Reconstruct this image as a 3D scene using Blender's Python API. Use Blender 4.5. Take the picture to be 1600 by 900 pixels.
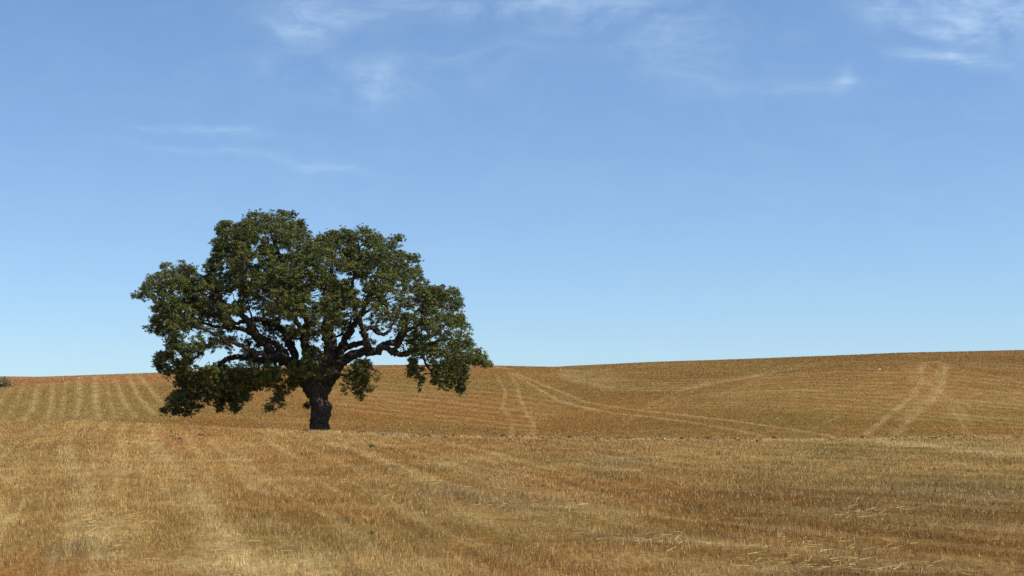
import bpy, math, random
import numpy as np
from mathutils import Vector

# ------------------------------------------------------------------ scene, camera, light
scn = bpy.context.scene
for o in list(bpy.data.objects):
    bpy.data.objects.remove(o)
COL = scn.collection

FPX = 2222.2                     # focal length in pixels of the 1600 px wide photograph (50 mm on 36 mm)
TH = math.atan(125 / FPX)        # camera pitch, upwards
CAMZ = 3.8
cam_d = bpy.data.cameras.new('camera')
cam = bpy.data.objects.new('camera', cam_d); COL.objects.link(cam)
cam_d.lens = 50; cam_d.sensor_width = 36; cam_d.clip_end = 8000; cam_d.clip_start = .1
cam.location = (0, 0, CAMZ)
cam.rotation_euler = (math.radians(90) + TH, 0, 0)
scn.camera = cam

SUN_EL = math.radians(57)
SUN_AZ = math.radians(114)       # compass style: 0 = +Y (view direction), 90 = +X (right), 180 = behind camera
sd = bpy.data.lights.new('sun', 'SUN'); sun = bpy.data.objects.new('sun', sd); COL.objects.link(sun)
sd.energy = 5.0; sd.angle = math.radians(.53); sd.color = (1, .955, .88)
sdir = Vector((math.sin(SUN_AZ) * math.cos(SUN_EL), math.cos(SUN_AZ) * math.cos(SUN_EL), math.sin(SUN_EL)))
sun.rotation_euler = sdir.to_track_quat('Z', 'Y').to_euler()
sun.location = sdir * 60

scn.view_settings.view_transform = 'Standard'
scn.view_settings.look = 'None'
scn.view_settings.exposure = 0
scn.view_settings.gamma = 1
scn.view_settings.use_curve_mapping = False

# ---- world
w = bpy.data.worlds.new('World'); scn.world = w; w.use_nodes = True
nt = w.node_tree; nt.nodes.clear()
def N(t, kind, **kw):
    n = t.nodes.new(kind)
    for k, v in kw.items(): setattr(n, k, v)
    return n
def M(t, op, a, b=None, c=None, clamp=False):
    n = t.nodes.new('ShaderNodeMath'); n.operation = op; n.use_clamp = clamp
    for i, v in enumerate((a, b, c)):
        if v is None: continue
        if isinstance(v, (int, float)): n.inputs[i].default_value = v
        else: t.links.new(v, n.inputs[i])
    return n.outputs[0]
out = N(nt, 'ShaderNodeOutputWorld'); bg = N(nt, 'ShaderNodeBackground')
sky = N(nt, 'ShaderNodeTexSky', sky_type='NISHITA', sun_disc=False)
sky.sun_elevation = SUN_EL; sky.sun_rotation = SUN_AZ
sky.altitude = 150; sky.air_density = 1.0; sky.dust_density = .75; sky.ozone_density = 1.6
SKY_STR = .138
bg.inputs['Strength'].default_value = SKY_STR
tc = N(nt, 'ShaderNodeTexCoord'); sp = N(nt, 'ShaderNodeSeparateXYZ')
nt.links.new(tc.outputs['Generated'], sp.inputs[0])
X, Y_, Z = sp.outputs
ys = M(nt, 'MAXIMUM', Y_, .05)
U = M(nt, 'DIVIDE', X, ys)                 # tangent of the bearing east of +Y
V = M(nt, 'DIVIDE', Z, ys)                 # tangent of the height above the horizon
cmb = N(nt, 'ShaderNodeCombineXYZ'); nt.links.new(U, cmb.inputs[0]); nt.links.new(V, cmb.inputs[1])
def wnoise(sx, sy, rot, detail, rough, dist):
    mp = N(nt, 'ShaderNodeMapping'); mp.inputs['Rotation'].default_value = (0, 0, math.radians(rot))
    mp.inputs['Scale'].default_value = (sx, sy, 1)
    nt.links.new(cmb.outputs[0], mp.inputs[0])
    nn = N(nt, 'ShaderNodeTexNoise'); nt.links.new(mp.outputs[0], nn.inputs['Vector'])
    nn.inputs['Scale'].default_value = 1; nn.inputs['Detail'].default_value = detail
    nn.inputs['Roughness'].default_value = rough; nn.inputs['Distortion'].default_value = dist
    return nn.outputs[0]
streak = wnoise(9, 75, 9, 6, .6, .9)
curl = wnoise(14, 26, -20, 7, .58, 1.6)
warp1 = M(nt, 'SUBTRACT', wnoise(11, 14, 0, 3, .5, .5), .5)
warp2 = M(nt, 'SUBTRACT', wnoise(13, 12, 50, 3, .5, .5), .5)
Uw = M(nt, 'MULTIPLY_ADD', warp1, .05, U)
Vw = M(nt, 'MULTIPLY_ADD', warp2, .03, V)
def px2tan(u, r):
    v = (450 - r) / FPX
    d = math.cos(TH) - v * math.sin(TH)
    return (u - 800) / FPX / d, (math.sin(TH) + v * math.cos(TH)) / d
CLOUDS = [  # bearing/height as seen, half width, half height, slope, strength, kind
    (345, 203, 70, 7, 7, .42, 's'), (475, 252, 80, 8, 8, .60, 's'), (300, 232, 130, 7, 6, .22, 's'), (210, 196, 60, 5, 5, .2, 's'),
    (495, 50, 40, 55, 25, .48, 'c'), (590, 112, 100, 26, -12, .26, 'c'), (530, 125, 110, 28, 12, .42, 'c'),
    (450, 48, 44, 9, 32, .34, 's'), (560, 18, 150, 30, 0, .36, 'c'),
    (840, 4, 170, 17, 0, .62, 'c'), (1030, 50, 180, 55, 14, .32, 'c'), (1100, 130, 80, 18, 10, .18, 'c'), (760, 85, 140, 35, -15, .18, 'c'),
    (1318, 124, 20, 20, -40, .60, 'c'), (1262, 137, 70, 12, -3, .26, 's'),
    (1480, 94, 75, 13, 9, .95, 's'), (1570, 30, 130, 50, 10, .72, 'c'), (1345, 14, 60, 26, 25, .42, 'c'), (1450, 30, 90, 30, 20, .5, 'c'),
    (1700, 60, 120, 60, 10, .6, 'c')]
tot = {'s': None, 'c': None}
for (cu, cr, rx, ry, rot, st, kd) in CLOUDS:
    a, b = px2tan(cu, cr); c_, s_ = math.cos(math.radians(-rot)), math.sin(math.radians(-rot))
    du = M(nt, 'SUBTRACT', Uw, a); dv = M(nt, 'SUBTRACT', Vw, b)
    p = M(nt, 'MULTIPLY_ADD', du, c_ * FPX / rx, M(nt, 'MULTIPLY', dv, s_ * FPX / rx))
    q = M(nt, 'MULTIPLY_ADD', dv, c_ * FPX / ry, M(nt, 'MULTIPLY', du, -s_ * FPX / ry))
    r2 = M(nt, 'ADD', M(nt, 'MULTIPLY', p, p), M(nt, 'MULTIPLY', q, q))
    g = M(nt, 'MULTIPLY', M(nt, 'EXPONENT', M(nt, 'MULTIPLY', r2, -1.0)), st)
    tot[kd] = g if tot[kd] is None else M(nt, 'ADD', tot[kd], g)
def ramp(v, lo, hi):
    n = N(nt, 'ShaderNodeMapRange'); n.interpolation_type = 'SMOOTHSTEP'
    nt.links.new(v, n.inputs[0]); n.inputs[1].default_value = lo; n.inputs[2].default_value = hi
    return n.outputs[0]
fib = wnoise(16, 150, 12, 8, .68, 1.2)
fib2 = wnoise(40, 90, -25, 8, .66, 1.4)
cl = M(nt, 'ADD', M(nt, 'MULTIPLY', tot['s'], ramp(streak, .28, .70)), M(nt, 'MULTIPLY', tot['c'], ramp(curl, .26, .74)))
veil = M(nt, 'MULTIPLY', ramp(curl, .35, .85), .07)
cl = M(nt, 'MULTIPLY', cl, M(nt, 'ADD', M(nt, 'MULTIPLY_ADD', ramp(fib, .25, .75), .45, .42), M(nt, 'MULTIPLY', ramp(fib2, .25, .75), .40)))
cl = M(nt, 'ADD', cl, veil)
cl = M(nt, 'MULTIPLY', cl, ramp(Y_, .05, .5), clamp=True)
mx = N(nt, 'ShaderNodeMix', data_type='RGBA')
nt.links.new(M(nt, 'MULTIPLY', cl, .62), mx.inputs['Factor'])
# the photograph's sky stays blue down to the ridge: look the sky up a little higher
nm = N(nt, 'ShaderNodeVectorMath', operation='ADD'); nt.links.new(tc.outputs['Generated'], nm.inputs[0]); nm.inputs[1].default_value = (0, 0, .07)
nz = N(nt, 'ShaderNodeVectorMath', operation='NORMALIZE'); nt.links.new(nm.outputs[0], nz.inputs[0]); nt.links.new(nz.outputs[0], sky.inputs['Vector'])
tint = N(nt, 'ShaderNodeMix', data_type='RGBA', blend_type='MULTIPLY'); tint.inputs['Factor'].default_value = 1
nt.links.new(sky.outputs[0], tint.inputs['A']); tint.inputs['B'].default_value = (.86, .995, 1.13, 1)
nt.links.new(tint.outputs['Result'], mx.inputs['A']); mx.inputs['B'].default_value = (5.0, 6.5, 8.0, 1)
nt.links.new(mx.outputs['Result'], bg.inputs['Color'])
nt.links.new(bg.outputs[0], out.inputs[0])

# ------------------------------------------------------------------ helpers
rng = np.random.default_rng(7)
random.seed(7)

def hash2(ix, iy, seed):
    h = (ix.astype(np.int64) * 374761393 + iy.astype(np.int64) * 668265263 + seed * 974634777) & 0xffffffff
    h = ((h ^ (h >> 13)) * 1274126177) & 0xffffffff
    h = h ^ (h >> 16)
    return (h & 0xffffff) / float(0xffffff)
def vnoise(x, y, seed=0):
    x = np.asarray(x, float); y = np.asarray(y, float)
    ix = np.floor(x); iy = np.floor(y); fx = x - ix; fy = y - iy
    fx = fx * fx * fx * (fx * (fx * 6 - 15) + 10); fy = fy * fy * fy * (fy * (fy * 6 - 15) + 10)
    a = hash2(ix, iy, seed); b = hash2(ix + 1, iy, seed); c = hash2(ix, iy + 1, seed); d = hash2(ix + 1, iy + 1, seed)
    return a + (b - a) * fx + (c - a) * fy + (a - b - c + d) * fx * fy
def fbm(x, y, seed=0, octv=4, gain=.5):
    s = 0; a = 1; t = 0
    for k in range(octv):
        s = s + a * vnoise(x * 2 ** k + 17.3 * k, y * 2 ** k - 9.1 * k, seed + k); t += a; a *= gain
    return s / t
def ss(t):
    t = np.clip(t, 0, 1); return t * t * (3 - 2 * t)

def table(pts, smooth=25):
    g = np.arange(-900, 2501, 5.0)
    v = np.interp(g, [p[0] for p in pts], [p[1] for p in pts])
    k = max(3, int(smooth / 5)) | 1
    ker = np.hanning(k + 2)[1:-1]; ker /= ker.sum()
    v = np.convolve(np.pad(v, k // 2, mode='edge'), ker, mode='valid')
    return lambda u: np.interp(u, g, v)

def rowslope(r):
    v = (450 - np.asarray(r, float)) / FPX
    return (math.sin(TH) + v * math.cos(TH)) / (math.cos(TH) - v * math.sin(TH))
def proj(x, y, z):
    d = y * math.cos(TH) + (z - CAMZ) * math.sin(TH)
    up = -y * math.sin(TH) + (z - CAMZ) * math.cos(TH)
    return 800 + FPX * x / d, 450 - FPX * up / d
def unproj(u, r, y):
    """world point at depth y on the ray of photograph pixel (u, r)"""
    v = (450 - r) / FPX; d = math.cos(TH) - v * math.sin(TH)
    return (u - 800) / FPX / d * y, y, CAMZ + rowslope(r) * y

# ------------------------------------------------------------------ terrain
RC = table([(-600, 655), (0, 657), (150, 657), (250, 662), (340, 668), (500, 674), (600, 677), (700, 681), (850, 684), (1050, 685), (1250, 686), (1400, 684), (1600, 681), (2200, 678)], 70)
RR = table([(-600, 592), (0, 589), (60, 589.5), (100, 588), (160, 586), (240, 583), (330, 578), (420, 574), (540, 571), (640, 570.5), (740, 571), (800, 572), (868, 573.5), (900, 571.5), (1000, 567), (1140, 562), (1300, 556), (1400, 552), (1600, 547), (2200, 540)], 30)
YC = table([(-600, 100), (0, 98), (200, 93), (400, 88), (700, 87), (1600, 88), (2200, 90)], 100)
YR = table([(-600, 285), (0, 280), (400, 300), (700, 350), (860, 350), (1000, 330), (1600, 310), (2200, 300)], 120)
YF = 148.0
def height(x, y):
    x = np.asarray(x, float); y = np.asarray(y, float)
    R = np.hypot(x, y); phi = np.arctan2(x, y); pc = np.clip(phi, -math.radians(34), math.radians(34))
    D = R * np.cos(pc); u = 800 + FPX * np.tan(pc)
    rc = RC(u); rr = RR(u); yc = YC(u); yr = YR(u)
    zc = CAMZ + rowslope(rc) * yc + .10
    zf = zc * ss((D - 24) / (yc - 24))
    t = D - yc
    drop = .135 * (np.sqrt(t * t + 2.2 ** 2) + t) / 2
    zf = zf - drop
    zf = zf + 2.1 * ss((15 - D) / 11)
    # far side of the dip
    tt = np.clip((D - YF) / (yr - YF), 0, 1)
    f = np.sin(tt * math.pi / 2) ** 1.12
    row = (rc + 7) + (rr - rc - 7) * f
    Dh = np.clip(D, YF, yr)
    zh = CAMZ + rowslope(row) * Dh
    over = np.clip(D - yr, 0, None)
    zh = zh - over * over / (over + 60) * .06
    k = .5
    z = .5 * (zf + zh + np.sqrt((zf - zh) ** 2 + k * k))
    und = (fbm(x / 7, y / 7, 3, 3) - .5) * .16 * ss((D - 15) / 20) * (1 - ss((D - yc + 14) / 12))
    hill = (fbm(x / 38, y / 38, 9, 3) - .5) * 1.5 * ss((D - 140) / 40) * (1 - .75 * ss((D - yr + 45) / 40))
    # the spur on the right-hand slope
    uu, _ = 0, 0
    sx, sy = (1400 - 800) / FPX * 225, 225
    spur = 2.0 * np.exp(-(((x - sx) / 42) ** 2 + ((y - sy) / 38) ** 2))
    return z + und + hill + spur

# ---- colour of the stubble and soil, as a function of the place
def track_world(pts, step=1.0):
    """trace a wheel track or furrow: pixel polyline -> polyline lying on the hill"""
    ys = np.arange(145, 345, .4)
    res = []
    dens = []
    for (a, b) in zip(pts[:-1], pts[1:]):
        n = max(2, int(math.hypot(b[0] - a[0], b[1] - a[1]) / 4))
        for k in range(n): dens.append((a[0] + (b[0] - a[0]) * k / n, a[1] + (b[1] - a[1]) * k / n))
    dens.append(pts[-1])
    for (u, r) in dens:
        x = (u - 800) / FPX * ys; z = height(x, ys)
        _, rr_ = proj(x, ys, z)
        i = np.where(rr_ <= r)[0]
        if len(i) == 0: continue
        res.append((x[i[0]], ys[i[0]]))
    return res
HT = [  # polylines, half width in metres, strength
    ([(62, 600), (52, 642), (34, 662)], .55, .55), ([(84, 600), (82, 640), (72, 662)], .5, .45), ([(104, 598), (100, 640), (96, 660)], .4, .3),
    ([(125, 590), (127, 622), (120, 655)], .55, .55), ([(150, 588), (151, 622), (156, 655)], .6, .7), ([(168, 592), (174, 630), (186, 655)], .4, .3),
    ([(180, 590), (187, 607), (197, 632), (216, 652)], .5, .5), ([(200, 587), (208, 600), (219, 622), (244, 648)], .5, .55),
    ([(216, 585), (228, 598), (250, 625), (270, 645)], .5, .5), ([(40, 598), (22, 640), (0, 662)], .5, .3), ([(18, 606), (-4, 640)], .5, .3),
    ([(775, 585), (790, 612), (785, 635), (800, 660), (799, 684)], .55, .55), ([(797, 586), (808, 600), (812, 622), (825, 650), (834, 660), (832, 684)], .55, .6),
    ([(797, 582), (840, 607), (870, 625), (902, 635), (952, 645), (1015, 652), (1077, 660), (1137, 670), (1190, 682)], .8, .75),
    ([(805, 583), (847, 601), (885, 616), (915, 629), (965, 637), (1040, 646), (1137, 657), (1215, 668), (1300, 682)], .8, .8),
    ([(972, 667), (995, 645), (1027, 627), (1065, 610), (1137, 595), (1210, 586), (1260, 582)], .7, .32),
    ([(1015, 635), (1050, 622), (1085, 610), (1140, 602), (1200, 596)], .6, .3),
    ([(1350, 680), (1390, 647), (1420, 622), (1440, 597), (1437, 572)], .8, .72), ([(1397, 680), (1425, 650), (1452, 630), (1472, 602), (1475, 570)], .8, .72),
    ([(1440, 576), (1446, 567), (1462, 565), (1473, 568), (1476, 576)], 1.4, .8), ([(1400, 660), (1440, 630), (1466, 600), (1462, 578), (1430, 568)], .7, .35), ([(1440, 590), (1500, 640), (1515, 664)], .7, .4), ([(1410, 572), (1425, 590), (1480, 622), (1530, 640)], .9, .35), ([(1450, 600), (1462, 582), (1468, 570)], .4, .35), ([(1425, 600), (1428, 580), (1420, 568)], .5, .35),
    ([(1510, 622), (1542, 610), (1575, 620), (1610, 634)], .6, .4), ([(1475, 625), (1500, 660), (1512, 682)], .6, .4),
    ([(1477, 574), (1540, 585), (1610, 603)], .7, .35), ([(1480, 586), (1540, 598), (1610, 618)], .6, .3),
    ([(1330, 575), (1360, 577), (1400, 583)], .6, .3), ([(1200, 612), (1290, 622), (1400, 632)], .8, .3), ([(1200, 640), (1300, 650), (1400, 655)], .8, .22),
    ([(1190, 573), (1205, 566), (1180, 562)], .6, .3), ([(1420, 553), (1440, 559)], .6, .4),
    ([(880, 577), (960, 590), (1040, 602), (1075, 607)], .8, .25), ([(900, 573), (1000, 582), (1100, 592)], .8, .25), ([(960, 570), (1060, 575), (1180, 583)], .8, .25),
    ([(1270, 672), (1290, 660), (1310, 650)], .5, .35), ([(600, 590), (640, 602), (700, 622), (760, 650)], .7, .2), ([(560, 612), (620, 630), (700, 655)], .7, .2),
    ([(330, 650), (390, 652), (440, 668)], .6, .3), ([(400, 618), (440, 640), (470, 660)], .5, .2),
    ([(0, 608), (70, 603), (130, 594), (240, 589), (330, 583)], .9, .45),
    ([(0, 591), (100, 589.6), (240, 584.6), (330, 580)], 3.2, .55), ([(600, 576), (680, 573), (775, 573), (797, 577)], 1.4, .8), ([(590, 586), (660, 583), (735, 585)], 1.2, .5),
]
def family(a, b, n, hw, st):
    for k in range(n):
        t = (k + .5) / n
        HT.append(([(p[0] + (q[0] - p[0]) * t, p[1] + (q[1] - p[1]) * t) for p, q in zip(a, b)], hw, st * (.6 + .8 * ((k * 37) % 10) / 10)))
family([(872, 576), (980, 578), (1120, 575), (1300, 566)], [(880, 592), (960, 612), (1060, 612), (1180, 588)], 9, 1.6, .48)
family([(1200, 586), (1320, 574), (1450, 574), (1620, 592)], [(1010, 640), (1180, 640), (1400, 655), (1620, 674)], 14, 1.5, .44)
family([(600, 590), (700, 596), (800, 606), (900, 622)], [(520, 640), (600, 650), (700, 662), (820, 676)], 9, 1.6, .42)
family([(1250, 566), (1400, 560), (1500, 560), (1620, 566)], [(1250, 574), (1400, 568), (1500, 572), (1620, 586)], 4, 2.0, .4)
HTW = None
def seg_mask(x, y, poly, hw):
    m = np.zeros_like(x)
    if len(poly) < 2: return m
    P = np.array(poly); x0, x1 = P[:, 0].min() - 4, P[:, 0].max() + 4; y0, y1 = P[:, 1].min() - 6, P[:, 1].max() + 6
    sel = np.where((x > x0) & (x < x1) & (y > y0) & (y < y1))[0]
    if len(sel) == 0: return m
    xs, ys = x[sel], y[sel]; best = np.full(len(sel), 1e9)
    for a, b in zip(P[:-1], P[1:]):
        d = b - a; L = max(1e-6, (d ** 2).sum())
        # distances across the slope read ~4x smaller when seen at a grazing angle, so widen along the view
        t = np.clip(((xs - a[0]) * d[0] + (ys - a[1]) * d[1]) / L, 0, 1)
        best = np.minimum(best, np.hypot(xs - a[0] - t * d[0], ys - a[1] - t * d[1]))
    m[sel] = np.exp(-(best / hw) ** 2)
    return m

STRAW = np.array([.52, .322, .108]); RUST = np.array([.36, .150, .038]); OLIVE = np.array([.265, .190, .052])
PALE = np.array([.66, .475, .200]); SOIL = np.array([.46, .20, .072]); GREY = np.array([.28, .205, .100]); BROWN = np.array([.29, .152, .042])
FZ = [  # near field patches: u, row, rx, ry, colour, strength (positions on the ground)
    (120, 700, 300, 60, STRAW, .35), (150, 800, 330, 90, STRAW, .40), (30, 710, 60, 26, OLIVE, .6), (370, 885, 130, 26, PALE, .9), (150, 860, 60, 30, GREY, .5),
    (290, 690, 55, 12, SOIL, .55), (400, 760, 60, 70, RUST, .25), (560, 720, 190, 28, RUST, .5), (500, 790, 60, 16, RUST, .55), (560, 800, 100, 16, RUST, .45),
    (460, 845, 60, 30, OLIVE, .45), (1050, 700, 240, 10, STRAW, .4), (780, 700, 100, 8, STRAW, .4), (850, 728, 120, 12, OLIVE, .5),
    (900, 762, 170, 20, RUST, .85), (830, 740, 60, 14, RUST, .6), (1040, 776, 150, 16, RUST, .45), (1180, 800, 150, 22, BROWN, .7), (1120, 815, 200, 14, RUST, .5),
    (960, 720, 70, 10, GREY, .6), (1000, 845, 130, 12, GREY, .5), (850, 800, 90, 18, GREY, .3),
    (1310, 705, 150, 12, OLIVE, .8), (1480, 706, 120, 12, OLIVE, .7), (1500, 694, 170, 7, PALE, .8), (1590, 708, 90, 8, PALE, .6),
    (1400, 740, 260, 14, STRAW, .4), (1470, 775, 200, 16, GREY, .55), (1300, 800, 120, 14, GREY, .5), (1400, 835, 260, 26, RUST, .6), (1560, 850, 130, 40, RUST, .65), (1400, 815, 300, 18, BROWN, .6), (1550, 800, 100, 20, BROWN, .5), (1400, 800, 330, 26, BROWN, .6), (1180, 790, 200, 16, BROWN, .5), (1560, 860, 150, 40, BROWN, .5), (1000, 755, 120, 12, BROWN, .4),
    (1330, 850, 120, 16, STRAW, .45), (1380, 893, 150, 10, GREY, .6), (830, 890, 150, 30, RUST, .4), (960, 880, 100, 20, RUST, .4), (700, 850, 120, 20, RUST, .35),
    (20, 895, 60, 14, SOIL, .2), (440, 876, 80, 24, PALE, .6), (180, 730, 60, 16, PALE, .3), (1560, 890, 90, 20, STRAW, .4), (710, 765, 70, 8, GREY, .6), (770, 790, 60, 12, GREY, .5)]
HZ = [  # far slope patches
    (120, 592, 260, 7, SOIL * 1.15, .85), (30, 597, 60, 8, SOIL * 1.1, .85), (350, 586, 90, 7, SOIL, .7), (330, 660, 90, 9, RUST, .6), (660, 577, 110, 6, SOIL, .85), (850, 572, 60, 2, SOIL, .4),
    (90, 630, 200, 35, OLIVE, .4), (640, 600, 160, 14, OLIVE, .35), (650, 635, 150, 22, RUST, .45), (700, 670, 150, 12, OLIVE, .3), (775, 645, 45, 25, RUST, .5), (880, 665, 120, 10, RUST, .45),
    (1150, 585, 260, 16, RUST, .3), (1455, 574, 45, 12, SOIL, .75), (1445, 604, 40, 16, SOIL, .7), (1080, 588, 120, 9, BROWN, .6), (1150, 578, 120, 6, OLIVE, .5), (1300, 650, 140, 12, BROWN, .5), (950, 600, 120, 12, BROWN, .35), (1560, 590, 90, 14, BROWN, .35), (1490, 618, 25, 8, SOIL, .5), (1400, 590, 200, 14, RUST, .3), (1300, 562, 300, 8, BROWN, .55), (1550, 560, 200, 10, BROWN, .5),  # some BROWN patches here paint the spur's shading into the slope colour
    (1250, 570, 120, 5, OLIVE, .5), (1100, 620, 200, 20, BROWN, .25), (1250, 655, 120, 14, OLIVE, .4), (1530, 655, 110, 16, OLIVE, .4), (1100, 662, 120, 8, BROWN, .5), (300, 610, 120, 10, BROWN, .3)]
FTRK = [([(520, 692), (560, 704), (615, 728), (660, 748), (700, 766)], .35, PALE, .6), ([(700, 766), (760, 780), (830, 786)], .4, GREY, .6),
        ([(110, 700), (130, 760), (160, 830), (175, 900)], .35, PALE, .35), ([(240, 690), (300, 760), (380, 860), (420, 900)], .35, PALE, .4),
        ([(1340, 688), (1400, 692), (1500, 703), (1620, 714)], .9, PALE, .8), ([(900, 700), (1100, 712), (1300, 720), (1600, 730)], .5, PALE, .25),
        ([(960, 842), (1060, 848), (1130, 852), (1300, 862)], .25, PALE, .5), ([(1180, 890), (1300, 888), (1450, 896)], .25, PALE, .6),
        ([(640, 700), (800, 720), (950, 732), (1200, 745)], .5, PALE, .2), ([(1200, 800), (1350, 808), (1600, 812)], .35, GREY, .4),
        ([(840, 790), (930, 800), (1010, 802)], .4, PALE, .25)]
def near_world(pts):
    res = []
    for (u, r) in pts:
        y = 60.
        for _ in range(25): y = (CAMZ - float(height((u - 800) / FPX * y, y))) / -rowslope(r)
        res.append(((u - 800) / FPX * y, y))
    return res
def colour(x, y, z):
    global HTW
    if HTW is None: HTW = [(track_world(p), hw * (1.25 if p[0][0] < 280 and len(p) < 5 else 1), st * (1.6 if p[0][0] < 280 and p[-1][1] > 615 else 1)) for p, hw, st in HT]
    u, r = proj(x, y, z)
    D = y
    far = ss((D - 125) / 10)[:, None]
    n1 = fbm(x / 9, y / 9, 21, 4); n2 = fbm(x / 3, y / 4, 31, 4); n3 = fbm(x / 24, y / 24, 41, 3); n4 = fbm(x / .9, y / .9, 51, 3)
    near = STRAW * .55 + RUST * .30 + OLIVE * .15
    base = near + (RUST - near) * ss((n1 - .48) / .22)[:, None] * .55
    base = base + (OLIVE - base) * ss((n3 - .5) / .2)[:, None] * .45
    base = base + (STRAW - base) * ss((n2 - .52) / .2)[:, None] * .50
    hillc = STRAW * .30 + BROWN * .52 + RUST * .18
    st = fbm(x / 26 + y / 60, y / 2.6 - x / 22, 61, 4)
    hb = hillc + (STRAW - hillc) * ss((st - .5) / .2)[:, None] * .55
    hb = hb + (RUST - hb) * ss((n3 - .45) / .25)[:, None] * .35
    hb = hb + (OLIVE - hb) * ss((fbm(x / 15, y / 20, 71, 3) - .5) / .2)[:, None] * .3
    leftpale = ss((330 - u) / 250)[:, None]
    hb = hb + (STRAW * .92 - hb) * leftpale * .55
    wu = u + (fbm(x / 3, y / 3, 81, 5) - .5) * 130; wr = r + (fbm(x / 3.5, y / 5, 91, 5) - .5) * 34
    wrh = r + (fbm(x / 14, y / 14, 95, 3) - .5) * 9
    for (cu, cr, rx, ry, c, s) in FZ:
        m = np.exp(-(((wu - cu) / rx) ** 2 + ((wr - cr) / ry) ** 2) * 1.3)[:, None] * s
        base = base + (c - base) * m
    for (cu, cr, rx, ry, c, s) in HZ:
        m = np.exp(-((((wu - cu) / rx) ** 2 + ((wrh - cr) / ry) ** 2) ** 1.5))[:, None] * s
        hb = hb + (c - hb) * m
    n5 = fbm(x / 1.6, y / 3.2, 121, 3); n6 = fbm(x / 2.2, y / 2.6, 131, 3)
    base = base + (BROWN * .85 - base) * ss((n5 - .55) / .16)[:, None] * .30
    base = base + (PALE * .9 - base) * ss((n6 - .58) / .16)[:, None] * .22
    # drill rows: straight away from the camera at the left, bending round to the right
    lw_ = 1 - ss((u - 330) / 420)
    q1 = x + .27 * y; q2 = (x * 25 + y * 22) / 33.3 + 1.2 * (fbm(x / 14, y / 14, 141, 2) - .5)
    t1 = fbm(q1 / .55 + .9 * vnoise(x / 5, y / 9, 191), y / 17, 151, 4); t2 = fbm(q2 / .7, (x - y) / 26, 161, 3); f1 = vnoise(q1 / .32, y / 30, 171); f2 = vnoise(q2 / .40, (x - y) / 30, 181)
    rw_ = 1 - ss((u - 760) / 520)
    tt_ = t1 * rw_ + t2 * (1 - rw_); ff = f1 * rw_ + f2 * (1 - rw_)
    base = base + (PALE - base) * (ss((tt_ - .50) / .16) * (.24 + .04 * lw_))[:, None]
    base = base + (BROWN - base) * (ss((.47 - tt_) / .16) * (.36 - .18 * lw_))[:, None]
    base = base * (.93 + .14 * ff[:, None])
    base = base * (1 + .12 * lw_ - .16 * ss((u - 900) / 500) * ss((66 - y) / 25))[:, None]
    brk = .05 + 1.30 * fbm(x / 2.2, y / 2.6, 101, 4)
    for P, hw, s in HTW:
        m = (seg_mask(x, y, P, hw * .62) * s * brk)[:, None]
        hb = hb + (PALE - hb) * np.clip(m, 0, 1) * .85
    for p, hw, c, s in FTRKW:
        m = (seg_mask(x, y, p, hw) * s * (.3 + 1.1 * n4))[:, None]
        base = base + (c - base) * np.clip(m, 0, 1)
    # pale trampled strip along the crest
    yc = YC(u); strip = np.exp(-((y - yc + 1.6) / 2.2) ** 2) * ss((u - 430) / 120) * 1.7 * (.35 + n2)
    base = base + (PALE * .93 - base) * np.clip(strip, 0, 1)[:, None]
    c = base * (1 - far) + hb * far
    return c * (.78 + .40 * n4[:, None]) * (1 - .05 * far)
FTRKW = [(near_world(p), hw, c, s) for p, hw, c, s in FTRK]

def mesh_np(name, V, F, mat, col=None, smooth=False, parent=None, nper=None, link=True):
    me = bpy.data.meshes.new(name)
    V = np.asarray(V, np.float32); F = np.asarray(F, np.int32)
    n = F.shape[1]
    me.vertices.add(len(V)); me.vertices.foreach_set('co', V.ravel())
    me.loops.add(F.size); me.loops.foreach_set('vertex_index', F.ravel())
    me.polygons.add(len(F)); me.polygons.foreach_set('loop_start', np.arange(0, F.size, n, dtype=np.int32))
    me.polygons.foreach_set('loop_total', np.full(len(F), n, np.int32))
    if smooth: me.polygons.foreach_set('use_smooth', np.ones(len(F), bool))
    if col is not None:
        a = me.color_attributes.new('tone', 'FLOAT_COLOR', 'POINT')
        c4 = np.ones((len(V), 4), np.float32); c4[:, :3] = col
        a.data.foreach_set('color', c4.ravel())
    me.update(calc_edges=True)
    me.materials.append(mat)
    o = bpy.data.objects.new(name, me)
    COL.objects.link(o)
    if parent: o.parent = parent
    return o
def tag(o, label=None, cat=None, group=None, kind=None):
    for k, v in (('label', label), ('category', cat), ('group', group), ('kind', kind)):
        if v: o[k] = v
    return o

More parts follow.
